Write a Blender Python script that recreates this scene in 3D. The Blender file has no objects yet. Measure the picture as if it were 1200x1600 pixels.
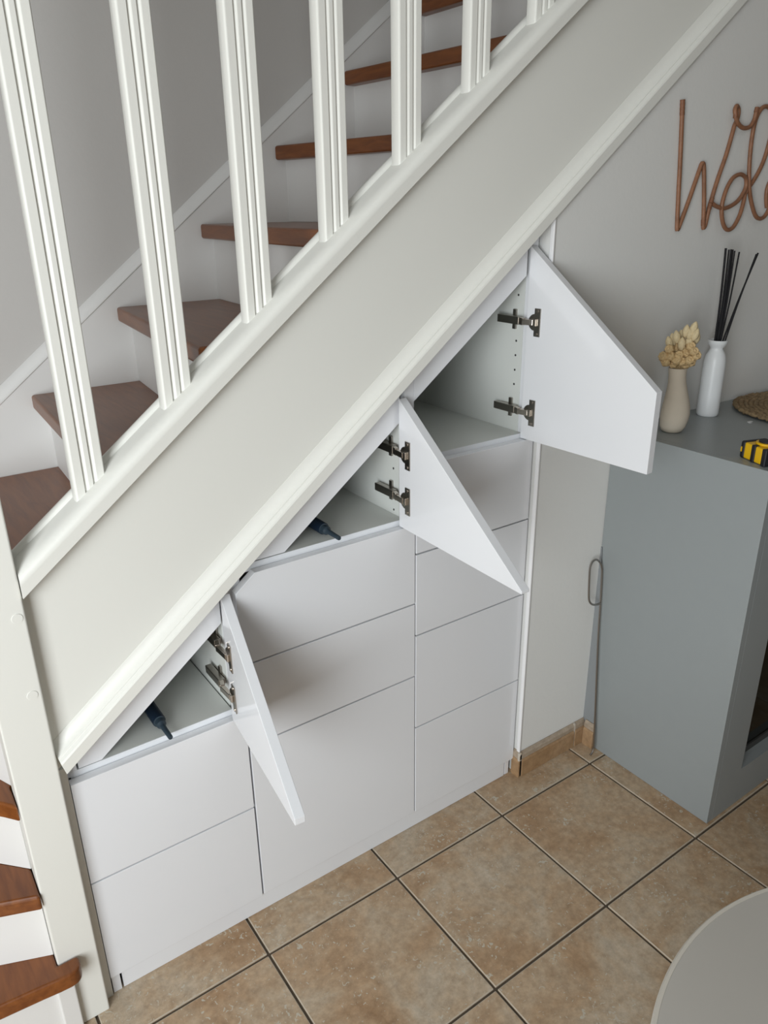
import bpy, bmesh, math, random
from mathutils import Vector, Matrix

rnd = random.Random(7)
SC = bpy.context.scene
COL = SC.collection

# ------------------------------------------------------------------ camera
cam_d = bpy.data.cameras.new('camera')
cam = bpy.data.objects.new('camera', cam_d)
COL.objects.link(cam)
cam_d.sensor_fit = 'HORIZONTAL'
cam_d.sensor_width = 36.0
cam_d.lens = 1189.763 / 1200.0 * 36.0
cam_d.clip_start = 0.02
_r = Vector((0.81689252, -0.57666052, -0.01221664))
_d = Vector((-0.22522941, -0.29941615, -0.92715785))
_f = Vector((0.53099747, 0.76013986, -0.37447172))
M = Matrix.Identity(4)
for i in range(3):
    M[i][0], M[i][1], M[i][2] = _r[i], -_d[i], -_f[i]
M.translation = Vector((-0.44453621, -1.18194706, 1.46285059))
cam.matrix_world = M
SC.camera = cam

# ------------------------------------------------------------------ world and lights
w = bpy.data.worlds.new('room_daylight')
SC.world = w
w.use_nodes = True
bg = w.node_tree.nodes['Background']
bg.inputs['Color'].default_value = (0.93, 0.96, 1.0, 1)
bg.inputs['Strength'].default_value = 0.1


def area_light(name, loc, aim, sx, sy, power, color):
    ld = bpy.data.lights.new(name, 'AREA')
    ld.shape = 'RECTANGLE'
    ld.size, ld.size_y = sx, sy
    ld.energy = power
    ld.color = color
    o = bpy.data.objects.new(name, ld)
    COL.objects.link(o)
    o.location = loc
    o.rotation_euler = (Vector(aim) - Vector(loc)).to_track_quat('-Z', 'Y').to_euler()
    return o


# the room's window, on the left behind the viewer
area_light('window_light', (-1.95, -1.75, 1.20), (0.4, -0.1, 0.85), 1.2, 1.75, 70, (0.935, 0.98, 1.0))

SC.view_settings.view_transform = 'Standard'
SC.view_settings.look = 'None'
SC.view_settings.gamma = 1.0
SC.view_settings.use_curve_mapping = False
SC.view_settings.exposure = 0.0


# ------------------------------------------------------------------ materials
def mat(name, color, rough=0.5, metal=0.0, spec=0.5, noise=0.0, nscale=20.0, bump=0.0, bscale=200.0, coat=0.0):
    m = bpy.data.materials.new(name)
    m.use_nodes = True
    nt = m.node_tree
    b = nt.nodes['Principled BSDF']
    b.inputs['Base Color'].default_value = (*color, 1)
    b.inputs['Roughness'].default_value = rough
    b.inputs['Metallic'].default_value = metal
    b.inputs['Specular IOR Level'].default_value = spec
    b.inputs['Coat Weight'].default_value = coat
    tc = nt.nodes.new('ShaderNodeTexCoord')
    if noise:
        n = nt.nodes.new('ShaderNodeTexNoise')
        n.inputs['Scale'].default_value = nscale
        n.inputs['Detail'].default_value = 4
        nt.links.new(tc.outputs['Object'], n.inputs['Vector'])
        mx = nt.nodes.new('ShaderNodeMix')
        mx.data_type = 'RGBA'
        mx.inputs[6].default_value = (*[c * (1 - noise) for c in color], 1)
        mx.inputs[7].default_value = (*[min(1, c * (1 + noise)) for c in color], 1)
        nt.links.new(n.outputs['Fac'], mx.inputs[0])
        nt.links.new(mx.outputs[2], b.inputs['Base Color'])
    if bump:
        n2 = nt.nodes.new('ShaderNodeTexNoise')
        n2.inputs['Scale'].default_value = bscale
        n2.inputs['Detail'].default_value = 3
        nt.links.new(tc.outputs['Object'], n2.inputs['Vector'])
        bp = nt.nodes.new('ShaderNodeBump')
        bp.inputs['Strength'].default_value = bump
        bp.inputs['Distance'].default_value = 0.002
        nt.links.new(n2.outputs['Fac'], bp.inputs['Height'])
        nt.links.new(bp.outputs['Normal'], b.inputs['Normal'])
    return m


def ramp(nt, stops):
    r = nt.nodes.new('ShaderNodeValToRGB')
    cr = r.color_ramp
    cr.elements[0].position, cr.elements[0].color = stops[0][0], (*stops[0][1], 1)
    cr.elements[1].position, cr.elements[1].color = stops[-1][0], (*stops[-1][1], 1)
    for p, c in stops[1:-1]:
        e = cr.elements.new(p)
        e.color = (*c, 1)
    return r


def tile_material(name, stops, flecks=True, rough=0.42):
    m = bpy.data.materials.new(name)
    m.use_nodes = True
    nt = m.node_tree
    b = nt.nodes['Principled BSDF']
    tc = nt.nodes.new('ShaderNodeTexCoord')
    oi = nt.nodes.new('ShaderNodeObjectInfo')
    mp = nt.nodes.new('ShaderNodeVectorMath')
    mp.operation = 'ADD'
    sc = nt.nodes.new('ShaderNodeVectorMath')
    sc.operation = 'SCALE'
    sc.inputs[3].default_value = 37.0
    cmb = nt.nodes.new('ShaderNodeCombineXYZ')
    for k in range(3):
        nt.links.new(oi.outputs['Random'], cmb.inputs[k])
    nt.links.new(cmb.outputs[0], sc.inputs[0])
    nt.links.new(tc.outputs['Object'], mp.inputs[0])
    nt.links.new(sc.outputs[0], mp.inputs[1])

    def noise(scale, detail, rgh=0.55, dist=0.0):
        n = nt.nodes.new('ShaderNodeTexNoise')
        n.inputs['Scale'].default_value = scale
        n.inputs['Detail'].default_value = detail
        n.inputs['Roughness'].default_value = rgh
        n.inputs['Distortion'].default_value = dist
        nt.links.new(mp.outputs[0], n.inputs['Vector'])
        return n
    n1 = noise(5.5, 8, 0.66, 0.5)
    r1 = ramp(nt, stops)
    nt.links.new(n1.outputs['Fac'], r1.inputs[0])
    n2 = noise(55.0, 6, 0.7)
    r2 = ramp(nt, [(0.3, (0.74, 0.72, 0.70)), (0.7, (1.18, 1.18, 1.18))])
    nt.links.new(n2.outputs['Fac'], r2.inputs[0])
    mul = nt.nodes.new('ShaderNodeMix')
    mul.data_type = 'RGBA'
    mul.blend_type = 'MULTIPLY'
    mul.inputs[0].default_value = 1.0
    nt.links.new(r1.outputs[0], mul.inputs[6])
    nt.links.new(r2.outputs[0], mul.inputs[7])
    out = mul.outputs[2]
    if flecks:
        # pale chips and scratches pressed into the glaze, in loose clusters
        v = nt.nodes.new('ShaderNodeTexNoise')
        v.inputs['Scale'].default_value = 95.0
        v.inputs['Detail'].default_value = 1
        v.inputs['Distortion'].default_value = 1.4
        nt.links.new(mp.outputs[0], v.inputs['Vector'])
        cl = noise(9.0, 3)
        a = nt.nodes.new('ShaderNodeMath')
        a.operation = 'MULTIPLY_ADD'
        a.inputs[1].default_value = 0.42
        nt.links.new(cl.outputs['Fac'], a.inputs[0])
        nt.links.new(v.outputs['Fac'], a.inputs[2])
        rr = ramp(nt, [(0.885, (0, 0, 0)), (0.925, (1, 1, 1))])
        nt.links.new(a.outputs[0], rr.inputs[0])
        mx = nt.nodes.new('ShaderNodeMix')
        mx.data_type = 'RGBA'
        mx.inputs[7].default_value = (0.52, 0.47, 0.38, 1)
        nt.links.new(rr.outputs[0], mx.inputs[0])
        nt.links.new(out, mx.inputs[6])
        out = mx.outputs[2]
    nt.links.new(out, b.inputs['Base Color'])
    b.inputs['Roughness'].default_value = rough
    b.inputs['Specular IOR Level'].default_value = 0.4
    bp = nt.nodes.new('ShaderNodeBump')
    bp.inputs['Strength'].default_value = 0.25
    bp.inputs['Distance'].default_value = 0.002
    nt.links.new(n2.outputs['Fac'], bp.inputs['Height'])
    nt.links.new(bp.outputs['Normal'], b.inputs['Normal'])
    return m


def wood_material(name, c0, c1, rough=0.32):
    m = bpy.data.materials.new(name)
    m.use_nodes = True
    nt = m.node_tree
    b = nt.nodes['Principled BSDF']
    tc = nt.nodes.new('ShaderNodeTexCoord')
    mp = nt.nodes.new('ShaderNodeMapping')
    mp.inputs['Scale'].default_value = (26, 3, 26)
    nt.links.new(tc.outputs['Object'], mp.inputs['Vector'])
    n = nt.nodes.new('ShaderNodeTexNoise')
    n.inputs['Scale'].default_value = 3.0
    n.inputs['Detail'].default_value = 6
    n.inputs['Distortion'].default_value = 0.6
    nt.links.new(mp.outputs[0], n.inputs['Vector'])
    r = ramp(nt, [(0.3, c0), (0.7, c1)])
    nt.links.new(n.outputs['Fac'], r.inputs[0])
    nt.links.new(r.outputs[0], b.inputs['Base Color'])
    b.inputs['Roughness'].default_value = rough
    return m


CREAM = mat('cream_satin_paint', (0.80, 0.80, 0.755), 0.42, bump=0.06, bscale=120)
STAIRWHITE = mat('stair_white_paint', (0.76, 0.755, 0.74), 0.5, bump=0.08, bscale=60)
GLOSS = mat('white_gloss_lacquer', (0.80, 0.812, 0.84), 0.12, spec=0.5)
EDGE = mat('white_edge_band', (0.80, 0.82, 0.85), 0.3)
CARCASS = mat('pale_grey_melamine', (0.70, 0.72, 0.69), 0.45)
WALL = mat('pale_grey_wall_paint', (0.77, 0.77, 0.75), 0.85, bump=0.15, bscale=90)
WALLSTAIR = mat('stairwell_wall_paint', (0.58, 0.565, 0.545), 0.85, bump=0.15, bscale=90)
CEIL = mat('white_ceiling_paint', (0.85, 0.85, 0.84), 0.9)
LEDGE = mat('blue_grey_paint', (0.255, 0.27, 0.28), 0.7)
DARKWALL = mat('bounce_dimming_taupe', (0.22, 0.205, 0.19), 0.9)  # invented dark colour for unseen walls, dims their bounce light
PLASTIC = mat('white_plastic_profile', (0.86, 0.86, 0.87), 0.4)
GREYUNIT = mat('grey_satin_lacquer', (0.29, 0.315, 0.32), 0.38, noise=0.02, nscale=30)
DARKGLASS = mat('dark_glass', (0.006, 0.006, 0.004), 0.08, spec=0.12)
DARKFRAME = mat('dark_frame', (0.05, 0.05, 0.047), 0.4)
NICKEL = mat('dark_nickel', (0.40, 0.375, 0.34), 0.3, metal=1.0)
NICKEL_L = mat('bright_nickel', (0.62, 0.56, 0.50), 0.25, metal=1.0)
STEEL = mat('brushed_steel_rod', (0.36, 0.34, 0.32), 0.33, metal=1.0)
NAVY = mat('navy_plastic', (0.005, 0.014, 0.030), 0.45)
NAVYTIP = mat('slate_plastic', (0.025, 0.042, 0.058), 0.45)
HOLE = mat('painted_hole_shade', (0.03, 0.03, 0.03), 0.9)
WOOD = wood_material('reddish_brown_stained_wood', (0.145, 0.042, 0.010), (0.235, 0.077, 0.018))
RATTAN = mat('brown_rattan', (0.25, 0.115, 0.060), 0.5, noise=0.35, nscale=60, bump=0.4, bscale=160)
RATTAN_D = mat('rattan_binding', (0.21, 0.09, 0.045), 0.6, noise=0.4, nscale=300)
CERAMIC = mat('white_ceramic', (0.80, 0.82, 0.83), 0.35)
BEIGE = mat('matt_beige_stoneware', (0.60, 0.53, 0.43), 0.75, noise=0.06, nscale=40)
REED = mat('black_reed', (0.006, 0.006, 0.008), 0.8)
STRAW = mat('dried_straw', (0.62, 0.45, 0.235), 0.8, noise=0.3, nscale=180, bump=0.6, bscale=300)
STRAW_L = mat('pale_dried_straw', (0.66, 0.54, 0.33), 0.8, noise=0.25, nscale=220, bump=0.6, bscale=320)
SEAGRASS = mat('seagrass_weave', (0.28, 0.195, 0.105), 0.85, noise=0.95, nscale=85, bump=0.7, bscale=220)
PAPER = mat('white_paper_tag', (0.75, 0.75, 0.76), 0.7)
YELLOW = mat('yellow_plastic', (0.80, 0.47, 0.004), 0.4)
BLACKRUB = mat('black_rubber', (0.010, 0.010, 0.014), 0.55)
TABLE = mat('pale_grey_table_top', (0.50, 0.475, 0.435), 0.3, noise=0.09, nscale=3.5)
TABLE_E = mat('table_edge_band', (0.64, 0.60, 0.53), 0.4)
GROUT = mat('dark_brown_grout', (0.095, 0.072, 0.05), 0.95, noise=0.3, nscale=40)
GROUT_L = mat('pale_grout', (0.55, 0.50, 0.43), 0.9)
TILE = tile_material('beige_terracotta_tile', [(0.28, (0.33, 0.20, 0.105)), (0.43, (0.43, 0.295, 0.18)),
                                               (0.54, (0.47, 0.355, 0.24)), (0.68, (0.51, 0.43, 0.33))])
TILE_EDGE = mat('worn_highlit_tile_edge', (0.50, 0.43, 0.34), 0.6, noise=0.25, nscale=60)  # pale bevel faces: edge wear plus a painted-on edge highlight
TILE_SK = tile_material('skirting_tile_body', [(0.3, (0.33, 0.20, 0.10)), (0.7, (0.42, 0.28, 0.165))], flecks=False)
TILE_SKT = tile_material('skirting_tile_top', [(0.3, (0.36, 0.29, 0.22)), (0.7, (0.44, 0.36, 0.28))], flecks=False)


# ------------------------------------------------------------------ helpers
def obj(name, bm, material, parent=None, smooth=False, bevel=0.0, segs=2, angle=35):
    me = bpy.data.meshes.new(name)
    bmesh.ops.recalc_face_normals(bm, faces=bm.faces)
    bm.to_mesh(me)
    bm.free()
    me.materials.append(material)
    o = bpy.data.objects.new(name, me)
    COL.objects.link(o)
    attach(o, parent)
    if smooth:
        for p in me.polygons:
            p.use_smooth = True
        if smooth == 'auto':
            me.set_sharp_from_angle(angle=math.radians(angle))
    if bevel:
        md = o.modifiers.new('bevel', 'BEVEL')
        md.width = bevel
        md.segments = segs
        md.harden_normals = bool(smooth)
        md.limit_method = 'ANGLE'
        md.angle_limit = math.radians(30)
    return o


def world_loc(o):
    v = Vector((0, 0, 0))
    while o is not None:
        v += o.location
        o = o.parent
    return v


def attach(o, parent):
    if parent is not None:
        o.parent = parent
        o.location = -world_loc(parent)


def thing(name, label, cat, loc, group=None):
    o = bpy.data.objects.new(name, None)
    o.empty_display_size = 0.05
    COL.objects.link(o)
    o.location = loc
    o['label'] = label
    o['category'] = cat
    if group:
        o['group'] = group
    return o


def tag(o, label, cat, group=None):
    o['label'] = label
    o['category'] = cat
    if group:
        o['group'] = group
    return o


def struct(name, bm, material, label, cat='structure', **k):
    o = obj(name, bm, material, **k)
    o['kind'] = 'structure'
    o['label'] = label
    o['category'] = cat
    return o


def B():
    return bmesh.new()


def box(bm, x0, x1, y0, y1, z0, z1, mx=None):
    r = bmesh.ops.create_cube(bm, size=1.0)
    for v in r['verts']:
        v.co = Vector(((x0 + x1) / 2 + v.co.x * (x1 - x0), (y0 + y1) / 2 + v.co.y * (y1 - y0),
                       (z0 + z1) / 2 + v.co.z * (z1 - z0)))
        if mx:
            v.co = mx @ v.co
    return bm


def bx(*a, mx=None):
    return box(B(), *a, mx=mx)


def prism(bm, pts, f0, f1):
    """pts 2-D outline; f0/f1 map (a, b) to a 3-D point on each end face"""
    a = [bm.verts.new(f0(*p)) for p in pts]
    b = [bm.verts.new(f1(*p)) for p in pts]
    n = len(pts)
    bm.faces.new(a)
    bm.faces.new(b[::-1])
    for i in range(n):
        bm.faces.new((a[i], b[i], b[(i + 1) % n], a[(i + 1) % n]))
    return bm


def prism_xz(pts, y0, y1, bm=None):
    return prism(bm or B(), pts, lambda x, z: (x, y0, z), lambda x, z: (x, y1, z))


def prism_xy(pts, z0, z1, bm=None):
    return prism(bm or B(), pts, lambda x, y: (x, y, z0), lambda x, y: (x, y, z1))


def tube(bm, pts, r, n=8, cap=True, radii=None):
    P = [Vector(p) for p in pts]
    rings = []
    up = None
    for i, p in enumerate(P):
        t = (P[min(i + 1, len(P) - 1)] - P[max(i - 1, 0)]).normalized()
        if up is None:
            up = Vector((0, 0, 1)) if abs(t.z) < 0.9 else Vector((1, 0, 0))
        s = t.cross(up)
        if s.length < 1e-5:
            s = t.cross(Vector((0, 1, 0)))
        s.normalize()
        up = s.cross(t).normalized()
        rr = radii[i] if radii else r
        rings.append([bm.verts.new(p + s * (rr * math.cos(2 * math.pi * k / n)) + up * (rr * math.sin(2 * math.pi * k / n)))
                      for k in range(n)])
    for a, b in zip(rings, rings[1:]):
        for k in range(n):
            bm.faces.new((a[k], a[(k + 1) % n], b[(k + 1) % n], b[k]))
    if cap:
        bm.faces.new(rings[0][::-1])
        bm.faces.new(rings[-1])
    return bm


def lathe(bm, prof, c, n=32, lean=None):
    rings = []
    for r, z in prof:
        dx, dy = lean(z) if lean else (0, 0)
        if r < 1e-6:
            rings.append([bm.verts.new((c[0] + dx, c[1] + dy, c[2] + z))])
        else:
            rings.append([bm.verts.new((c[0] + dx + r * math.cos(2 * math.pi * k / n), c[1] + dy + r * math.sin(2 * math.pi * k / n), c[2] + z)) for k in range(n)])
    for a, b in zip(rings, rings[1:]):
        if len(a) == 1 and len(b) == 1:
            continue
        for k in range(n):
            if len(a) == 1:
                bm.faces.new((a[0], b[(k + 1) % n], b[k]))
            elif len(b) == 1:
                bm.faces.new((a[k], a[(k + 1) % n], b[0]))
            else:
                bm.faces.new((a[k], a[(k + 1) % n], b[(k + 1) % n], b[k]))
    return bm


def catmull(pts, sub=6):
    P = [Vector(p) for p in pts]
    out = []
    for i in range(len(P) - 1):
        p0, p1, p2, p3 = P[max(i - 1, 0)], P[i], P[i + 1], P[min(i + 2, len(P) - 1)]
        for k in range(sub):
            t = k / sub
            out.append(0.5 * ((2 * p1) + (p2 - p0) * t + (2 * p0 - 5 * p1 + 4 * p2 - p3) * t * t + (-p0 + 3 * p1 - 3 * p2 + p3) * t ** 3))
    out.append(P[-1])
    return out


# sloping lines of the staircase in the x-z plane
def zb(x):
    return 0.8095 + 0.781 * x      # lower edge of the string's bottom moulding


def zc(x):
    return 1.153 + 0.780 * x       # lower edge of the capping


def sloped(profile, line, x0, x1, bm=None, e0=None, e1=None):
    bm = bm or B()
    e0 = e0 or (lambda y, h: x0)
    f0 = lambda y, h: (e0(y, h), y, line(e0(y, h)) + h)
    f1 = lambda y, h: (x1, y, line(x1) + h)
    return prism(bm, profile, f0, f1)


# ================================================================== FLOOR
T = 0.335
G = 0.0052
floor = struct('floor', bx(-2.6, 2.4, -3.0, 0.75, -0.03, -0.0035), GROUT, 'beige ceramic tile floor with dark grout joints', 'floor')
for i in range(-7, 7):
    for j in range(-8, 1):
        x0, x1 = i * T + G / 2, (i + 1) * T - G / 2
        y0, y1 = (j - 0.30) * T + G / 2, (j + 0.70) * T - G / 2
        if j == 0:
            y1 = min(y1, 0.03)
        dz = rnd.uniform(-0.0004, 0.0004)
        bm = bx(x0, x1, y0, y1, -0.010, dz)
        o = obj('tile', bm, TILE, floor, bevel=0.0019, segs=2)
        o.data.materials.append(TILE_EDGE)
        o.modifiers['bevel'].material = 1

# ================================================================== WALLS
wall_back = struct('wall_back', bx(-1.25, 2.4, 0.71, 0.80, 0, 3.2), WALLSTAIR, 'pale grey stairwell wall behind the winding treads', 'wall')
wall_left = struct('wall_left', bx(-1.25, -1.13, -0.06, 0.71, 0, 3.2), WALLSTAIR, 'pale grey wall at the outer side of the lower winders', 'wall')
# the rest of the room, out of the frame; taupe walls kept dark against bounce
struct('wall_front', bx(-2.6, 2.4, -3.1, -3.0, 0, 2.62), DARKWALL, 'unseen wall behind the viewer, taupe to cut bounce light', 'wall')
struct('wall_far_right', bx(2.4, 2.5, -3.1, 0.80, 0, 2.62), DARKWALL, 'unseen wall at the far right end of the room, taupe to cut bounce light', 'wall')
struct('wall_far_left', bx(-2.7, -2.6, -3.1, -0.06, 0, 2.62), WALL, 'pale grey window wall at the far left end of the room', 'wall')
struct('ceiling', bx(-2.7, 2.5, -3.1, -0.06, 2.62, 2.72), CEIL, 'white ceiling above the room', 'ceiling')
WX = 0.8095
pts = [(WX, 0.0), (2.4, 0.0), (2.4, zb(2.4) - 0.0015), (WX, zb(WX) - 0.0015)]
wall_right = struct('wall_right', prism_xz(pts, -0.015, 0.10), WALL, 'pale grey wall carrying the rattan word', 'wall')
# low plastered step of the wall behind the grey cabinet
bm = B()
vs = [(-0.015, 0.0), (-0.060, 0.0), (-0.058, 0.08), (-0.0185, 0.62), (-0.015, 0.62)]
prism(bm, vs, lambda y, z: (1.0655, y, z), lambda y, z: (1.95, y, z))
struct('trim_2', bm, LEDGE, 'shallow plastered ledge of the wall behind the grey cabinet', 'wall ledge')
bm = B()
box(bm, 0.8040, WX, -0.0195, -0.0085, 0.079, zb(0.8035) - 0.003)
struct('trim_1', bm, PLASTIC, 'slim white corner bead where the cabinet meets the wall', 'corner bead', bevel=0.002)

# skirting tiles
sk = bpy.data.objects.new('baseboard_right', None)
COL.objects.link(sk)
sk['kind'] = 'structure'
sk['label'] = 'brown ceramic skirting tiles along the foot of the white wall'
sk['category'] = 'skirting'


def skirt_tile(x0, x1, y_wall, axis='x', o0=0.0, o1=0.0):
    lower = [(0, 0.0), (-0.011, 0.0), (-0.011, 0.050), (-0.0075, 0.056), (0, 0.056)]
    upper = [(0, 0.0562), (-0.0075, 0.0562), (-0.008, 0.060), (-0.008, 0.070), (-0.003, 0.079), (0, 0.079)]
    for prof, m, nm in ((lower, TILE_SK, 'tile'), (upper, TILE_SKT, 'tile_top')):
        bm = B()
        if axis == 'x':
            prism(bm, prof, lambda d, z: (x0, y_wall + d, z), lambda d, z: (x1, y_wall + d, z))
        else:
            prism(bm, prof, lambda d, z: (y_wall + d, x0, z), lambda d, z: (y_wall + d, x1, z))
        if nm == 'tile':
            t = obj('tile', bm, m, sk, bevel=0.001)
        else:
            u = obj('tile_top', bm, m, t, bevel=0.001)


skirt_tile(0.8125, 1.0195, -0.0155)
skirt_tile(1.0245, 1.0640, -0.0155)
skirt_tile(-0.0245, 0.004, 0.8105, 'y')
skirt_tile(-0.062, -0.027, 1.0650, 'y')
obj('grout_joint', bx(1.0195, 1.0245, -0.0235, -0.0155, 0.0, 0.079), GROUT_L, sk)
obj('grout_joint', bx(0.8015, 0.8125, -0.0245, -0.0155, 0.0, 0.078), GROUT_L, sk, bevel=0.003)

# ================================================================== STAIRCASE
st = thing('staircase', 'white painted winding staircase with brown treads and slatted balustrade', 'staircase', (-0.30, 0.02, 0.0))
XE = 2.0
# outer string: board, bottom moulding, capping
pts = [(-0.309, zb(-0.309) + 0.002), (XE, zb(XE) + 0.002), (XE, zc(XE) + 0.01), (-0.309, zc(-0.309) + 0.01)]
string = obj('outer_string', prism_xz(pts, 0.0, 0.040), CREAM, st)
mprof = [(0.0, 0.0), (-0.028, 0.0), (-0.028, 0.0235), (-0.028, 0.025), (-0.0265, 0.0285), (-0.0235, 0.0305), (-0.0190, 0.0325), (-0.0185, 0.036),
         (-0.0155, 0.0375), (-0.0105, 0.0415), (-0.0065, 0.047), (-0.003, 0.053), (-0.001, 0.060), (0.0, 0.060)]
moulding = obj('bottom_moulding', sloped(mprof, zb, -0.2985, XE, e0=lambda y, h: -0.2985 - 0.21 * h), CREAM, string, smooth='auto', bevel=0.0008, segs=2, angle=25)
cprof = [(0.046, 0.012), (0.0, 0.0), (-0.0265, 0.0), (-0.028, 0.0015), (-0.028, 0.0215), (-0.028, 0.0225), (-0.0278, 0.0245), (-0.0268, 0.0290), (-0.0240, 0.0345), (-0.0190, 0.0388),
         (-0.0120, 0.0415), (-0.005, 0.043), (0.027, 0.043), (0.0285, 0.0475), (0.032, 0.0505), (0.037, 0.0515), (0.042, 0.0505), (0.0455, 0.047)]
cap = obj('capping_rail', sloped(cprof, zc, -0.3075, XE), CREAM, st, smooth='auto', angle=40)
# newel
newel = obj('newel_post', bx(-0.379, -0.309, -0.0235, 0.046, 0.0, 1.98), CREAM, st, bevel=0.003, segs=3)
for x, z in ((-0.3213, 0.883), (-0.3235, 0.744)):
    bm = B()
    r = bmesh.ops.create_cone(bm, cap_ends=True, segments=20, radius1=0.0085, radius2=0.0080, depth=0.0012,
                              matrix=Matrix.Translation((x, -0.0239, z)) @ Matrix.Rotation(math.radians(90), 4, 'X'))
    obj('dowel_plug', bm, CREAM, newel, smooth='auto')

# balusters, each a fluted slat
BL = 0.92


def baluster_mesh():
    g = [(0.0, 0.0), (0.0006, 0.0030), (0.0018, 0.0038), (0.0036, 0.0032), (0.0056, 0.0014), (0.0072, 0.0), (0.0077, 0.0)]
    prof = [(0.0, 0.0035), (0.0010, 0.0010), (0.0035, 0.0), (0.0042, 0.0)]
    for s in (0.0152, 0.0292):
        prof += [(s + a, b) for a, b in g]
    prof += [(0.0468, 0.0), (0.0475, 0.0), (0.049, 0.0015), (0.049, 0.0225), (0.0475, 0.024), (0.0015, 0.024), (0.0, 0.0225)]
    return prof


bprof = baluster_mesh()
for i in range(10):
    x0 = -0.2024 + 0.1565 * i
    bm = B()
    prism(bm, bprof, lambda x, y: (x0 + x, y, zc(x0 + x) + 0.043), lambda x, y: (x0 + x, y, zc(x0 + x) + BL))
    obj('baluster', bm, CREAM, st, smooth='auto', angle=50)
hp = [(-0.022, BL), (-0.022, BL + 0.035), (-0.012, BL + 0.052), (0.036, BL + 0.052), (0.046, BL + 0.035), (0.046, BL)]
obj('handrail', sloped(hp, zc, -0.31, XE), CREAM, st, smooth='auto', bevel=0.003)

# treads and risers.  nose line k: two plan points (string side, wall side)
R = 0.178
TH = 0.033
YW = 0.692
noses = {
    1: [(-1.12, 0.020), (-0.4870, -0.0480), (-0.4149, -0.0545), (-0.378, -0.0575)],
    2: [(-1.12, 0.265), (-0.4406, -0.0085), (-0.380, -0.0325)],
    3: [(-1.00, YW), (-0.4023, 0.0215), (-0.3806, -0.0065)],
    4: [(-0.70, YW), (-0.3805, 0.030)],
    5: [(-0.385, YW), (-0.312, 0.047)],
    6: [(-0.1187, YW), (-0.1455, 0.041)],
    7: [(0.102, YW), (0.038, 0.041)],
    8: [(0.330, YW), (0.283, 0.041)],
    9: [(0.545, YW), (0.655, 0.041)],
    10: [(0.757, YW), (0.805, 0.041)],
    11: [(0.988, YW), (1.000, 0.041)],
    12: [(1.21, YW), (1.20, 0.041)],
    13: [(1.44, YW), (1.435, 0.041)],
}


def shift(p, q, d):
    """move the line p-q by d towards the next tread"""
    t = Vector((q[0] - p[0], q[1] - p[1])).normalized()
    n = Vector((-t.y, t.x))
    return (p[0] + n.x * d, p[1] + n.y * d), (q[0] + n.x * d, q[1] + n.y * d)


def wall_clip(p, q, y):
    t = (y - p[1]) / (q[1] - p[1])
    return (p[0] + (q[0] - p[0]) * t, y)


NEWEL_L = -0.3805
risers = {}
for k in range(1, 14):
    ns = noses[k]
    risers[k] = shift(ns[0], ns[-1], 0.030)
for k in range(1, 13):
    ns = noses[k]
    z1 = R * k
    z0 = z1 - TH
    back = shift(*risers[k + 1], 0.012)
    bw, bs = back
    if k == 1:
        out = [(-1.12, 0.020), (-0.4870, -0.0480), (-0.4149, -0.0545), (-0.385, -0.0580), (-0.366, -0.0590), (-0.354, -0.0570), (-0.3465, -0.0500),
               (-0.3440, -0.0400), (-0.3445, -0.0250), (-0.3800, -0.0250), (NEWEL_L, 0.014), (-1.12, 0.315)]
    elif k == 2:
        out = [ns[0], ns[1], (NEWEL_L, -0.0325), (NEWEL_L, 0.046), (-0.98, YW), (-1.12, YW)]
    elif k == 3:
        out = [ns[0], ns[1], (NEWEL_L, -0.0065), (NEWEL_L, 0.055), (-0.3740, 0.060), (-0.650, YW)]
    elif k == 4:
        out = [ns[0], ns[1], (NEWEL_L, 0.047), (-0.312, 0.047), (-0.343, YW)]
    elif k == 5:
        out = [ns[0], ns[1], (-0.28, 0.041), wall_clip(*back, 0.041), wall_clip(*back, YW)]
    else:
        out = [ns[0], ns[1], wall_clip(*back, 0.041), wall_clip(*back, YW)]
    tr = obj('tread', prism_xy(out, z0, z1), WOOD, st, bevel=0.0055, segs=3, smooth=False)
# risers: painted boards under each nose
for k in range(1, 13):
    a, b = risers[k]
    if k >= 4:
        a = wall_clip(*risers[k], YW)
        b = wall_clip(*risers[k], 0.041)
    if k == 4:
        b = (-0.375, 0.0475)
    if k == 1:
        a, b = (-1.12, 0.195), (-0.375, -0.016)
        pr = [(-1.12, 0.050), (-0.4870, -0.0205), (-0.4149, -0.0265), (-0.3795, -0.0285), (-0.3795, -0.012), (-1.12, 0.068)]
        obj('riser', prism_xy(pr, 0.0, R - TH), STAIRWHITE, st)
        obj('corner_post', bx(-0.3905, -0.3600, -0.0365, -0.0242, 0.0, R - TH), STAIRWHITE, st, bevel=0.002)
        continue
    if k == 2:
        a, b = (-1.12, 0.302), (NEWEL_L, 0.0015)
    if k == 3:
        a, b = (-0.985, YW), (NEWEL_L, 0.040)
    t = Vector((b[0] - a[0], b[1] - a[1])).normalized()
    n = Vector((-t.y, t.x)) * 0.014
    pr = [a, b, (b[0] + n.x, b[1] + n.y), (a[0] + n.x, a[1] + n.y)]
    obj('riser', prism_xy(pr, R * (k - 1) + 0.0005, R * k - TH), STAIRWHITE, st)


# wall string with its moulded top edge
def zw(x):
    return 1.2257 + 0.7885 * x


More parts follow.
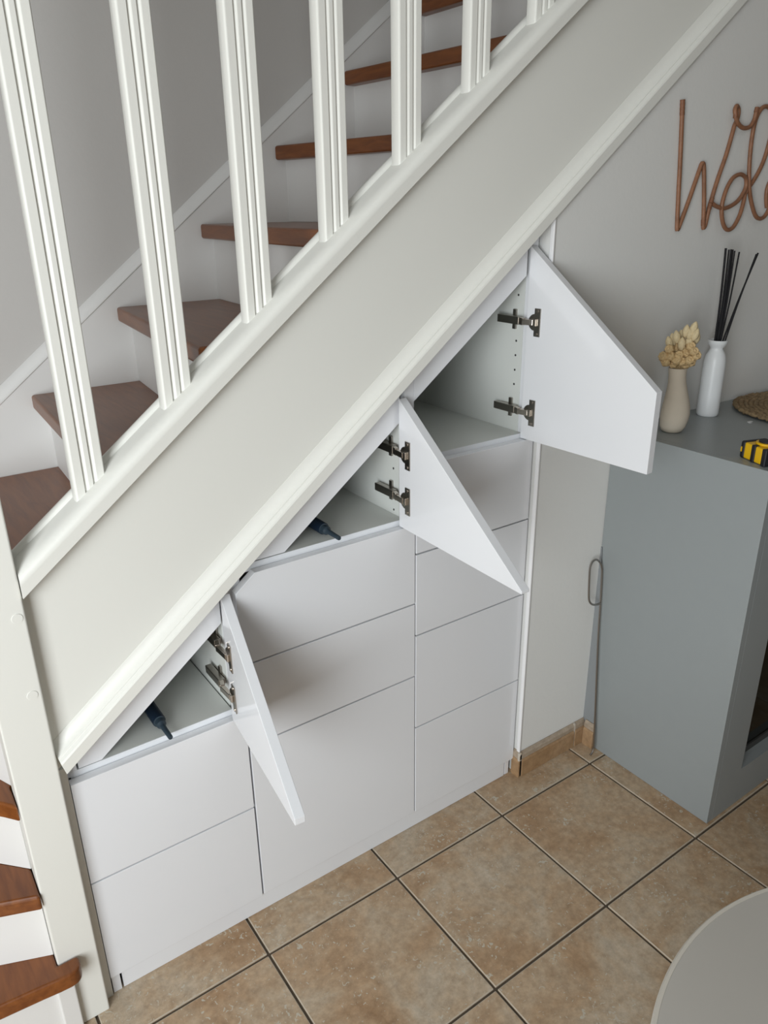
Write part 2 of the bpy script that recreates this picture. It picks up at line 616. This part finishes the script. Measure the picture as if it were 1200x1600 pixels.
ws = obj('wall_string', prism_xz([(-1.12, 0.0), (0.2, 0.3), (1.9, 1.5), (1.9, zw(1.9) - 0.025), (-1.12, zw(-1.12) - 0.025)], YW, 0.709), STAIRWHITE, st)
wprof = [(0.017, -0.025), (0.0, -0.025), (-0.0035, -0.0225), (-0.0035, -0.0195), (-0.0005, -0.0165), (0.001, -0.0125), (0.004, -0.006), (0.008, 0.0), (0.013, 0.0045), (0.0175, 0.007)]
obj('string_moulding', sloped([(YW + y, h) for y, h in wprof], zw, -1.12, 1.9), STAIRWHITE, ws, smooth='auto', angle=30)

# ================================================================== CABINETS
PT = 0.0185        # door and front thickness
SIDE = 0.016
DEP = 0.60


def pline(x):
    return 0.72 + 0.786 * x


def make_hinge(cab, sx, z, H, d, n):
    """concealed hinge: sx inner face of the cabinet side, door plane H with direction d and normal n"""
    arm = bx(sx - 0.0185, sx - 0.0055, 0.034, 0.100, z - 0.0085, z + 0.0085)
    bm = B()
    # cranked link from arm to cup
    c0 = Vector((sx - 0.013, 0.034, z))
    c1 = Vector((sx - 0.018, 0.018, z))
    cup = Vector((H[0], H[1], z)) + d * 0.022 - n * 0.004
    for p, q, hw in ((c0, c1, 0.0075), (c1, cup, 0.0060)):
        t = (q - p)
        L = t.length
        t.normalize()
        s = t.cross(Vector((0, 0, 1))).normalized()
        mx = Matrix.Identity(4)
        for i in range(3):
            mx[i][0], mx[i][1], mx[i][2] = t[i], s[i], (0, 0, 1)[i]
        mx.translation = p
        box(bm, -0.002, L + 0.001, -0.0045, 0.0045, -hw, hw, mx=mx)
    hinge = obj('hinge', arm, NICKEL, cab, bevel=0.0012)
    obj('cranked_link', bm, NICKEL_L, hinge, bevel=0.0008)
    bm = bx(sx - 0.0055, sx, 0.055, 0.065, z - 0.0215, z + 0.0215)
    box(bm, sx - 0.004, sx, 0.040, 0.090, z - 0.008, z + 0.008)
    obj('mounting_plate', bm, NICKEL, hinge, bevel=0.0012)
    bm = B()
    mx = Matrix.Identity(4)
    for i in range(3):
        mx[i][0], mx[i][1], mx[i][2] = d[i], n[i], (0, 0, 1)[i]
    mx.translation = Vector((H[0], H[1], 0))
    box(bm, 0.0235, 0.0400, -0.0024, 0.0, z - 0.0295, z + 0.0295, mx=mx)
    half = [(0.024 + 0.017 * math.cos(a), z + 0.0175 * math.sin(a)) for a in [math.pi / 2 + math.pi * i / 14 for i in range(15)]]
    prism(bm, half, lambda u, zz: mx @ Vector((u, -0.0022, zz)), lambda u, zz: mx @ Vector((u, 0.0, zz)))
    obj('hinge_cup', bm, NICKEL, hinge, bevel=0.0006)
    bm = B()
    box(bm, 0.020, 0.031, -0.0075, -0.0024, z - 0.0075, z + 0.0075, mx=mx)
    obj('cup_link', bm, NICKEL_L, hinge, bevel=0.0008)
    for dz in (-0.024, 0.024):
        bm = B()
        bmesh.ops.create_cone(bm, cap_ends=True, segments=12, radius1=0.0033, radius2=0.0028, depth=0.0016,
                              matrix=mx @ Matrix.Translation((0.0318, -0.0031, z + dz)) @ Matrix.Rotation(math.radians(90), 4, 'X'))
        obj('screw_head', bm, NICKEL_L, hinge, smooth='auto')


def push_latch(cab, x, z):
    prof = [(0.30, 0.0125), (0.0515, 0.0125), (0.0495, 0.0118), (0.0490, 0.0095), (0.0380, 0.0092), (0.0330, 0.0060), (0.0300, 0.0052), (0.010, 0.0048)]
    c = z + 0.0128
    bm = tube(B(), [(x, y, c) for y, _ in prof[:3]], 0, 16, radii=[r for _, r in prof[:3]])
    o = obj('push_latch', bm, NAVY, cab, smooth='auto', angle=28)
    pp = prof[2:] + [(-0.008, 0.0045), (-0.0095, 0.0038)]
    bm = tube(B(), [(x, y, c) for y, _ in pp], 0, 16, radii=[r for _, r in pp])
    obj('plunger', bm, NAVYTIP, o, smooth='auto', angle=28)


def cabinet(label, x0, x1, fronts, zsh, panel, door, hinges, front_poly=None, latch=None, holes=()):
    cab = thing('drawer_cabinet', label, 'cabinet', ((x0 + x1) / 2, 0.02, 0.0), 'white cabinets under the staircase')
    xi0, xi1 = x0 + SIDE, x1 - SIDE
    Y0 = 0.0205
    # sides: trapezium tops follow the string
    for a, b in ((x0, xi0), (xi1, x1)):
        top_a, top_b = zb(a) - 0.016, zb(b) - 0.016
        obj('side_panel', prism_xz([(a, 0.0), (b, 0.0), (b, top_b), (a, top_a)], 0.0365, DEP), CARCASS, cab)
    obj('back_panel', prism_xz([(xi0, 0.03), (xi1, 0.03), (xi1, zb(xi1) - 0.018), (xi0, zb(xi0) - 0.018)], DEP - 0.008, DEP), CARCASS, cab)
    obj('roof_panel', prism_xz([(xi0, zb(xi0) - 0.017), (xi1, zb(xi1) - 0.017), (xi1, zb(xi1) - 0.029), (xi0, zb(xi0) - 0.029)], 0.037, DEP - 0.01), CARCASS, cab)
    sh = obj('shelf', bx(xi0 + 0.0005, xi1 - (0.003 if x0 < 0 else 0.001), Y0 + 0.001, DEP - 0.01, zsh - SIDE, zsh), CARCASS, cab)
    obj('edge_band', bx(xi0 - 0.010 if xi0 < 0 else xi0, xi1, Y0 - 0.0004, Y0 + 0.001, zsh - SIDE, zsh), EDGE, sh)
    obj('bottom_panel', bx(xi0, xi1, 0.045, DEP - 0.01, 0.050, 0.066), CARCASS, cab)
    # sloping filler under the string
    obj('filler_panel', prism_xz(panel, Y0, 0.036), GLOSS, cab, bevel=0.0006)
    # drawer fronts
    for f in fronts:
        fa, fb, za, zt = f[:4]
        poly = f[4] if len(f) > 4 else [(fa, za), (fb, za), (fb, zt), (fa, zt)]
        dr = obj('drawer_front', prism_xz(poly, 0.0, PT), GLOSS, cab, bevel=0.0009)
        obj('drawer_box', bx(xi0 + 0.006, xi1 - 0.006, 0.021, 0.45, za + 0.03, zt - 0.05), CARCASS, dr)
    # door
    (hx, hy), ang, W, zbot, ztop, zfree = door
    d = Vector((math.cos(ang), math.sin(ang), 0))
    n = Vector((-d.y, d.x, 0))
    dp = [(0, zbot), (W, zbot), (W, zfree), (0, ztop)]
    bm = B()
    prism(bm, dp, lambda u, z: Vector((hx, hy, z)) + d * u, lambda u, z: Vector((hx, hy, z)) + d * u + n * PT)
    obj('door', bm, GLOSS, cab, bevel=0.0009)
    for z in hinges:
        make_hinge(cab, xi1, z, (hx, hy), d, n)
    if latch:
        push_latch(cab, latch, zsh)
    for z in holes:
        bm = B()
        bmesh.ops.create_cone(bm, cap_ends=True, segments=10, radius1=0.0025, radius2=0.0025, depth=0.0006,
                              matrix=Matrix.Translation((xi1 - 0.0002, 0.055, z)) @ Matrix.Rotation(math.radians(90), 4, 'Y'))
        obj('shelf_pin_hole_disc', bm, HOLE, cab)  # flat dark disc, the shade inside a pin hole given as colour
    return cab


rad = math.radians
# left, lowest
c1 = cabinet('lowest white gloss cabinet beside the newel post, two drawers below an open triangular door', -0.2935, 0.0405,
             [(-0.2935, 0.0405, 0.047, 0.2950), (-0.2935, 0.0405, 0.2985, 0.5285)], 0.5405,
             [(-0.2720, 0.5415), (-0.2316, 0.5415), (0.0190, 0.7365), (0.0190, zb(0.019) - 0.002), (-0.2720, zb(-0.272) - 0.002)],
             ((0.0145, 0.003), rad(-96.5), 0.318, 0.5305, 0.8035, 0.5435), (0.688, 0.598), latch=-0.113)
obj('filler_strip', bx(-0.3085, -0.2948, 0.001, 0.016, 0.0, 0.568), CREAM, c1)
obj('filler_panel', prism_xz([(-0.2935, 0.5300), (-0.2755, 0.5300), (-0.2755, zb(-0.2755) - 0.002), (-0.2935, zb(-0.2935) - 0.002)], 0.0205, 0.036), GLOSS, c1)
obj('foot', bx(-0.2921, -0.2757, 0.0050, 0.020, 0.0, 0.0465), GLOSS, c1, bevel=0.0006)
# middle
c2 = cabinet('middle white gloss cabinet with three drawers below its open triangular door', 0.0445, 0.4615,
             [(0.0445, 0.4615, 0.049, 0.4495), (0.0445, 0.4615, 0.4530, 0.6390),
              (0.0445, 0.4615, 0.6425, 0.8305, [(0.0445, 0.6425), (0.4615, 0.6425), (0.4615, 0.8305), (0.0860, 0.8305), (0.0445, 0.7980)])], 0.8425,
             [(0.0640, 0.8440), (0.1605, 0.8440), (0.4365, 1.0545), (0.4365, zb(0.4365) - 0.002), (0.0640, zb(0.064) - 0.002)],
             ((0.4292, 0.013), rad(-91.6), 0.372, 0.8325, 1.106, 0.8385), (0.9955, 0.8975), latch=0.267, holes=(0.9465, 0.853))
# right, tallest
c3 = cabinet('tallest white gloss cabinet against the wall, four drawers below its open five-sided door', 0.4650, 0.8020,
             [(0.4650, 0.8020, 0.049, 0.3025), (0.4650, 0.8020, 0.3060, 0.5555), (0.4650, 0.8020, 0.5590, 0.7585), (0.4650, 0.8020, 0.7620, 0.9610)], 0.9720,
             [(0.4735, 1.0930), (0.7725, 1.3190), (0.7725, zb(0.7725) - 0.002), (0.4735, zb(0.4735) - 0.002)],
             ((0.7770, 0.018), rad(-87.5), 0.336, 0.9625, 1.3800, 1.1260), (1.2245, 1.0265), holes=(1.276, 1.177, 1.145, 1.112, 1.0795))
obj('filler_panel', prism_xz([(0.4490, 0.9900), (0.4726, 0.9900), (0.4726, zb(0.4726) - 0.002), (0.4490, zb(0.4490) - 0.002)], 0.0205, 0.036), GLOSS, c3)
obj('filler_panel', prism_xz([(0.7870, 0.9620), (0.8025, 0.9620), (0.8025, zb(0.8025) - 0.002), (0.7870, zb(0.7870) - 0.002)], 0.0205, 0.036), GLOSS, c3)
obj('filler_panel', prism_xz([(0.0255, 0.5600), (0.0630, 0.7900), (0.0630, zb(0.0630) - 0.002), (0.0255, zb(0.0255) - 0.002)], 0.0210, 0.036), GLOSS, c2)
pl = obj('plinth_board', bx(-0.2715, 0.7750, 0.0055, 0.0195, 0.0005, 0.0470), GLOSS, bevel=0.0006)
tag(pl, 'long low white plinth board under the drawer fronts', 'plinth')
pf = obj('plinth_end', bx(0.7790, 0.7925, 0.0065, 0.0195, 0.0005, 0.0460), GLOSS, bevel=0.0006)
tag(pf, 'short white plinth end piece beside the brown skirting tile', 'plinth')

# ================================================================== GREY CABINET
UX0, UX1, UY0, UY1, UZ = 1.0665, 1.93, -0.4245, -0.0625, 0.939
ox0, ox1, oz0, oz1 = 1.190, 1.806, 0.112, 0.800
gu = thing('grey_cabinet', 'grey lacquered box cabinet with dark glass front opening, standing on the tiles', 'cabinet', (1.5, -0.24, 0.0))
bm = B()
prism(bm, [(UY0, 0.001), (UY1, 0.001), (-0.0605, 0.08), (-0.0200, 0.62), (-0.0165, 0.625), (-0.0165, UZ), (UY0, UZ)], lambda y, z: (UX0, y, z), lambda y, z: (UX0 + 0.022, y, z))
obj('side_panel', bm, GREYUNIT, gu, bevel=0.0008)
bm = B()
prism(bm, [(UY0, 0.001), (UY1, 0.001), (-0.0605, 0.08), (-0.0200, 0.62), (-0.0165, 0.625), (-0.0165, UZ), (UY0, UZ)], lambda y, z: (UX1 - 0.022, y, z), lambda y, z: (UX1, y, z))
obj('side_panel', bm, GREYUNIT, gu, bevel=0.0008)
obj('top_panel', bx(UX0 + 0.0221, UX1 - 0.0221, UY0, -0.0165, 0.9305, UZ), GREYUNIT, gu)
bm = bx(UX0 + 0.0221, ox0, UY0, UY0 + 0.02, 0.001, 0.9304)
box(bm, ox1, UX1 - 0.0221, UY0, UY0 + 0.02, 0.001, 0.9304)
box(bm, ox0, ox1, UY0, UY0 + 0.02, 0.001, oz0)
box(bm, ox0, ox1, UY0, UY0 + 0.02, oz1, 0.9304)
obj('front_frame', bm, GREYUNIT, gu)
bm = bx(ox0 - 0.01, ox1 + 0.01, UY0 + 0.0201, UY0 + 0.045, oz0 - 0.02, oz0)
obj('sill', bm, GREYUNIT, gu)
bm = bx(ox0, ox1, UY0 + 0.030, UY0 + 0.044, oz0 + 0.0005, oz0 + 0.020)
box(bm, ox0 - 0.01, ox0, UY0 + 0.0201, UY0 + 0.044, oz0 + 0.0005, oz1)
obj('inner_frame', bm, DARKFRAME, gu)
obj('glass_pane', bx(ox0, ox1, UY0 + 0.034, UY0 + 0.040, oz0 + 0.0205, oz1), DARKGLASS, gu)
obj('back_panel', bx(ox0 - 0.05, ox1 + 0.05, UY0 + 0.05, UY0 + 0.06, 0.05, 0.90), DARKFRAME, gu)

# ================================================================== HOOKED ROD
path = [(1.0299, -0.0800, 0.0025), (1.0345, -0.0797, 0.0045), (1.0395, -0.0790, 0.0095), (1.0430, -0.0780, 0.0200), (1.0451, -0.0762, 0.0500), (1.0490, -0.0516, 0.3405), (1.0541, -0.0414, 0.4627),
        (1.0570, -0.0346, 0.5451), (1.0545, -0.0322, 0.5731), (1.0437, -0.0308, 0.5905), (1.0309, -0.0301, 0.5986), (1.0185, -0.0302, 0.5965),
        (1.0095, -0.0313, 0.5841), (1.0072, -0.0334, 0.5595), (1.0069, -0.0379, 0.5052), (1.0112, -0.0392, 0.4852), (1.0230, -0.0404, 0.4733),
        (1.0385, -0.0415, 0.4686), (1.0500, -0.0450, 0.4703)]
bm = tube(B(), catmull(path, 5), 0.0028, 10)
tag(obj('hooked_rod', bm, STEEL, smooth='auto'), 'thin steel rod with a long loop handle leaning beside the grey cabinet', 'rod')

# ================================================================== SIGN
SY = -0.0208
SW = [(1.179, 1.668), (1.1852, 1.626), (1.1976, 1.5391), (1.206, 1.4713), (1.2155, 1.4046), (1.2185, 1.4022), (1.2219, 1.4040), (1.2454, 1.4571), (1.264, 1.5035), (1.2778, 1.5381), (1.2825, 1.5420), (1.2873, 1.5395),
      (1.2944, 1.5176), (1.3088, 1.4589), (1.319, 1.4042), (1.3225, 1.4025), (1.3264, 1.4065), (1.3317, 1.437), (1.338, 1.4647), (1.3525, 1.5111), (1.371, 1.5582), (1.3824, 1.5979), (1.3887, 1.6233), (1.3959, 1.6372),
      (1.398, 1.6532), (1.393, 1.663), (1.3826, 1.6654), (1.3758, 1.6566), (1.3795, 1.6433), (1.3912, 1.6302), (1.4067, 1.6228), (1.4254, 1.6206),
      (1.4446, 1.6255), (1.4567, 1.6387), (1.4598, 1.6515), (1.4623, 1.6659)]
SE = [(1.335, 1.4592), (1.3552, 1.4493), (1.3836, 1.4441), (1.4142, 1.4494), (1.439, 1.4603), (1.4576, 1.4775), (1.4658, 1.4947), (1.4594, 1.5118),
      (1.4409, 1.5194), (1.4226, 1.5188), (1.4021, 1.5102), (1.3866, 1.4921), (1.3772, 1.468), (1.3749, 1.4462), (1.3827, 1.4215), (1.3969, 1.4025),
      (1.4154, 1.3938), (1.437, 1.4003), (1.456, 1.4251), (1.4695, 1.4526), (1.4775, 1.4824)]
SL = [(1.4775, 1.4824), (1.4986, 1.4997), (1.52, 1.5246), (1.5375, 1.5543), (1.5477, 1.5911), (1.5522, 1.6297), (1.543, 1.6577), (1.5221, 1.6703),
      (1.4986, 1.6695), (1.4817, 1.656), (1.4722, 1.6335), (1.4698, 1.603), (1.4688, 1.5674), (1.4715, 1.5314), (1.4786, 1.4947), (1.4954, 1.4624),
      (1.5224, 1.4291), (1.5457, 1.4176), (1.5673, 1.4206), (1.581, 1.4333), (1.5853, 1.4437)]
SCc = [(1.5853, 1.4437), (1.575, 1.4695), (1.5746, 1.4924), (1.589, 1.513), (1.610, 1.519), (1.622, 1.508)]
sg = thing('word_sign', 'brown rattan handwriting word hung on the grey wall', 'wall sign', (1.40, -0.016, 1.40))
for L, lift in ((SW, 0.0), (SE, -0.0062), (SL, 0.0), (SCc, -0.003)):
    # strands that cross are lifted over one another
    pts3 = []
    for i, (x, z) in enumerate(L):
        k = 0.0
        if L is SW and i > 25:
            k = -0.0065 * min(1, (i - 25) / 3)
        if L is SE:
            k = lift * min(1, i / 2, (len(L) - 1 - i) / 2)
        if L is SL and i > 11:
            k = -0.0066 * min(1, (i - 11) / 3)
        pts3.append((x, SY + k, z))
    obj('letter', tube(B(), catmull(pts3, 6), 0.0050, 9), RATTAN, sg, smooth='auto', angle=60)
for (ax, az), (bx_, bz), dy in (((1.179, 1.668), (1.1835, 1.637), 0), ((1.3185, 1.4065), (1.3160, 1.4200), 0), ((1.3345, 1.4560), (1.3385, 1.4680), -0.001), ((1.4765, 1.478), (1.4785, 1.4950), -0.003),
                                ((1.3772, 1.652), (1.3790, 1.6400), -0.006), ((1.3330, 1.4430), (1.3360, 1.4555), 0), ((1.460, 1.656), (1.4623, 1.6665), -0.0065)):
    n = 7
    p = [Vector((ax + (bx_ - ax) * i / n, SY + dy, az + (bz - az) * i / n)) for i in range(n + 1)]
    obj('binding', tube(B(), p, 0, 9, radii=[0.0053 if i % 2 else 0.0057 for i in range(n + 1)]), RATTAN_D, sg, smooth='auto', angle=60)

# ================================================================== ON THE GREY CABINET
ZT = UZ + 0.0004
# bottle with reeds
bc = (1.372, -0.0716, ZT)
dif = thing('reed_diffuser', 'slim white bottle with flared neck holding black reeds', 'reed diffuser', bc)
prof = [(0, 0), (0.0245, 0), (0.0270, 0.003), (0.0275, 0.010), (0.0275, 0.128), (0.0268, 0.142), (0.0245, 0.154), (0.0205, 0.163), (0.0170, 0.1685), (0.0160, 0.173),
        (0.0170, 0.1775), (0.0212, 0.183), (0.0237, 0.189), (0.0242, 0.1945), (0.0225, 0.1950), (0.0205, 0.189), (0.0150, 0.181), (0.0120, 0.172), (0.0120, 0.05), (0, 0.05)]
obj('bottle', lathe(B(), prof, bc, 40), CERAMIC, dif, smooth='auto', angle=50)
rt = Vector((0.55, -0.835, 0))
fw = Vector((0.835, 0.55, 0))
reeds = [(-0.0080, -0.0135, 0.4146, 0.0, 0.0028), (-0.0035, -0.0060, 0.4110, 0.002, 0.0021), (-0.0010, -0.0015, 0.4125, -0.003, 0.0022), (0.0020, 0.0030, 0.4110, 0.003, 0.0022),
         (0.0040, 0.0070, 0.4090, -0.001, 0.0019), (0.0050, 0.0180, 0.4060, 0.002, 0.0020),
         (0.0070, 0.0600, 0.4040, 0.003, 0.0022), (0.0135, 0.0555, 0.4025, -0.004, 0.0021)]
for i, (b0, t0, zt, dep, r) in enumerate(reeds):
    p0 = Vector(bc) + rt * (b0 * 0.85) + fw * (dep * 1.5) + Vector((0, 0, 0.165))
    p1 = Vector(bc) + rt * (t0) + fw * (dep * 3) + Vector((0, 0, zt))
    mid = (p0 + p1) / 2 + rt * (0.002 if i < 6 else -0.002)
    obj('reed', tube(B(), catmull([p0, mid, p1], 4), r, 7), REED, dif, smooth='auto')

# beige vase
vc = Vector((1.167, -0.109, ZT))
prof = [(0, 0), (0.020, 0), (0.0245, 0.003), (0.0300, 0.014), (0.0328, 0.030), (0.0335, 0.045), (0.0318, 0.062), (0.0282, 0.082), (0.0238, 0.102), (0.0208, 0.120),
        (0.0200, 0.133), (0.0206, 0.146), (0.0215, 0.1545), (0.0200, 0.1555), (0.0175, 0.145), (0.0165, 0.12), (0.0180, 0.08), (0, 0.06)]
bm = lathe(B(), prof, vc, 36, lean=lambda z: (0.004 * math.sin(z * 28) * 0.55, -0.004 * math.sin(z * 28) * 0.835))
tag(obj('vase', bm, BEIGE, smooth='auto', angle=60), 'small matt beige vase with bulging foot holding dried flowers', 'vase')
# dried flowers
fl = thing('dried_flowers', 'bunch of straw-coloured dried flower heads standing in the beige vase', 'dried flowers', vc + Vector((0, 0, 0.155)))
heads = [(-0.030, 0.170, 'r'), (-0.014, 0.166, 'r'), (0.003, 0.172, 'r'), (0.018, 0.177, 'r'), (0.031, 0.188, 'r'), (-0.036, 0.182, 'r'), (-0.022, 0.184, 'r'), (-0.004, 0.186, 'r'),
         (0.011, 0.190, 'r'), (0.025, 0.198, 'r'), (-0.012, 0.198, 'r'), (0.003, 0.202, 'r'), (-0.026, 0.200, 'r'), (0.017, 0.208, 'r'), (-0.029, 0.214, 'b'), (-0.002, 0.214, 'b'),
         (0.027, 0.222, 'b'), (0.013, 0.222, 'b'), (-0.015, 0.229, 'b'), (0.013, 0.238, 'b'), (-0.006, 0.226, 'b'), (0.024, 0.236, 'b'), (-0.022, 0.220, 'b'), (0.004, 0.242, 'b'), (0.019, 0.251, 'b'), (-0.020, 0.176, 'r'), (0.010, 0.164, 'r'), (-0.008, 0.176, 'r'), (0.022, 0.168, 'r')]
stem = B()
for i, (a, z, kind) in enumerate(heads):
    dep = rnd.uniform(-0.018, 0.014) if i % 3 else -0.020
    c = vc + rt * (a * 1.02) + fw * dep + Vector((0, 0, z))
    tube(stem, catmull([vc + rt * (a * 0.15) + Vector((0, 0, 0.10)), vc + rt * (a * 0.3) + fw * (dep * 0.3) + Vector((0, 0, 0.157)), c], 3), 0.0009, 5)
    axis = (Vector((0, 0, 1)) * (1.0 if kind == 'b' else 0.5) + rt * (a * 12 if kind == 'b' else a * 22) - fw * (0.0 if kind == 'b' else 0.75)).normalized()
    q = axis.to_track_quat('Z', 'Y').to_matrix().to_4x4()
    mx = Matrix.Translation(c) @ q
    bm = B()
    if kind == 'b':
        n, L, rr = 12, 0.0150, 0.0088
        prof = [(0.0, -1.0), (0.45, -0.85), (0.85, -0.45), (1.0, 0.0), (0.86, 0.45), (0.5, 0.82), (0.15, 1.05), (0.0, 1.08)]
        lathe(bm, [(r * rr, h * L) for r, h in prof], (0, 0, 0), n)
    else:
        n = 14
        s = rnd.uniform(1.10, 1.30)
        prof = [(0.0, -0.009), (0.0035, -0.0085), (0.0075, -0.005), (0.0094, 0.0005), (0.0088, 0.0055), (0.0075, 0.0078), (0.0064, 0.0084), (0.0052, 0.0066), (0.0030, 0.0062), (0.0018, 0.0080), (0.0, 0.0082)]
        lathe(bm, [(r * s, h * s) for r, h in prof], (0, 0, 0), n)
    for v in bm.verts:
        ang = math.atan2(v.co.y, v.co.x)
        rr_ = math.hypot(v.co.x, v.co.y)
        k = 1 + 0.10 * math.cos(ang * 7) if rr_ > 0.003 else 1
        v.co = mx @ Vector((v.co.x * k, v.co.y * k, v.co.z))
    obj('flower_head', bm, STRAW_L if kind == 'b' else STRAW, fl, smooth=True)
obj('stems', stem, STRAW, fl)

# round woven mat
mc = Vector((1.6035, -0.2225, ZT))
pm = thing('placemat', 'round woven seagrass mat lying on the grey cabinet top', 'placemat', mc)
NR = 15
for k in range(NR):
    bm = B()
    rr = 0.0125 * (k + 0.55)
    n = max(12, int(rr * 2 * math.pi / 0.0055))
    pts3, radii = [], []
    for i in range(n):
        a = 2 * math.pi * i / n
        pts3.append(mc + Vector((rr * math.cos(a), rr * math.sin(a), 0.0090 + rnd.uniform(-0.0018, 0.0022))))
        radii.append(0.0062 + 0.0012 * (1 if i % 2 else -1) + rnd.uniform(-0.0012, 0.0012))
    rings = []
    for i in range(n):
        t = (pts3[(i + 1) % n] - pts3[i - 1]).normalized()
        s = t.cross(Vector((0, 0, 1))).normalized()
        u = s.cross(t)
        rings.append([bm.verts.new(pts3[i] + s * radii[i] * 1.08 * math.cos(2 * math.pi * q / 7) + u * radii[i] * 0.8 * math.sin(2 * math.pi * q / 7)) for q in range(7)])
    for i in range(n):
        a, b = rings[i], rings[(i + 1) % n]
        for q in range(7):
            bm.faces.new((a[q], a[(q + 1) % 7], b[(q + 1) % 7], b[q]))
    obj('braid_ring', bm, SEAGRASS, pm, smooth=True)
rm = rnd.random
bm = B()
box(bm, 1.386, 1.400, -0.183, -0.176, UZ + 0.0006, UZ + 0.0016)
box(bm, 1.380, 1.389, -0.188, -0.182, UZ + 0.0006, UZ + 0.0014)
obj('paper_tag', bm, PAPER, pm)

# tape measure, lying at the cabinet's edge
tm = thing('tape_measure', 'yellow and black tape measure at the left edge of the grey cabinet top', 'tape measure', (1.12, -0.37, ZT))
td = Vector((-0.34, -0.94, 0)).normalized()
tp = Vector((0.94, -0.34, 0)).normalized()
org = Vector((1.108, -0.322, ZT))
tmx = Matrix.Identity(4)
for i in range(3):
    tmx[i][0], tmx[i][1], tmx[i][2] = td[i], tp[i], (0, 0, 1)[i]
tmx.translation = org


def rounded_rect(x0, x1, y0, y1, r, n=5):
    out = []
    for cx, cy, a0 in ((x1 - r, y1 - r, 0), (x0 + r, y1 - r, 90), (x0 + r, y0 + r, 180), (x1 - r, y0 + r, 270)):
        for i in range(n + 1):
            a = math.radians(a0 + 90 * i / n)
            out.append((cx + r * math.cos(a), cy + r * math.sin(a)))
    return out


def tprism(pts, z0, z1):
    return prism(B(), pts, lambda x, y: tmx @ Vector((x, y, z0)), lambda x, y: tmx @ Vector((x, y, z1)))


obj('case', tprism(rounded_rect(0.003, 0.075, 0.002, 0.062, 0.013), 0.001, 0.036), YELLOW, tm, bevel=0.003, segs=3)
bm = tprism(rounded_rect(0.0, 0.014, 0.0, 0.064, 0.006), 0.0, 0.0375)
obj('rubber_end', bm, BLACKRUB, tm, bevel=0.004, segs=3)
for a, b in ((0.034, 0.046), (0.066, 0.079)):
    obj('rubber_band', tprism(rounded_rect(a, b, -0.0005, 0.0645, 0.003), 0.0005, 0.0372), BLACKRUB, tm, bevel=0.0015)
disc = [(0.040 + 0.022 * math.cos(2 * math.pi * i / 28), 0.033 + 0.022 * math.sin(2 * math.pi * i / 28)) for i in range(28)]
obj('round_boss', tprism(disc, 0.036, 0.0415), YELLOW, tm, bevel=0.0015)
disc2 = [(0.040 + 0.0165 * math.cos(2 * math.pi * i / 28), 0.033 + 0.0165 * math.sin(2 * math.pi * i / 28)) for i in range(28)]
obj('round_plate', tprism(disc2, 0.0416, 0.0440), BLACKRUB, tm, bevel=0.001)
bm = B()
box(bm, 0.0045, 0.0075, -0.0010, 0.0, 0.014, 0.025, mx=tmx)
obj('end_slot', bm, YELLOW, tm)

# ================================================================== ROUND TABLE
tcx, tcy, tz, tr = 0.4297, -1.1943, 0.45, 0.4243
tb = thing('round_table', 'pale grey round table with lighter edge on the tiled floor', 'table', (tcx, tcy, 0.0))
obj('table_top', lathe(B(), [(0, tz - 0.022), (tr - 0.0075, tz - 0.022), (tr - 0.0075, tz - 0.0004), (0, tz - 0.0004)], (tcx, tcy, 0), 128), TABLE, tb, smooth='auto')
obj('edge_band', lathe(B(), [(tr - 0.0074, tz - 0.022), (tr - 0.002, tz - 0.022), (tr, tz - 0.019), (tr, tz - 0.003), (tr - 0.0025, tz), (tr - 0.0074, tz), (tr - 0.0074, tz - 0.022)], (tcx, tcy, 0), 128), TABLE_E, tb, smooth='auto')
obj('pedestal', lathe(B(), [(0, 0.012), (0.035, 0.012), (0.030, 0.05), (0.028, 0.38), (0.05, 0.4275), (0, 0.4275)], (tcx, tcy, 0), 32), TABLE_E, tb, smooth='auto')
obj('foot_disc', lathe(B(), [(0, 0.0008), (0.20, 0.0008), (0.20, 0.006), (0.19, 0.012), (0, 0.012)], (tcx, tcy, 0), 64), TABLE_E, tb, smooth='auto')
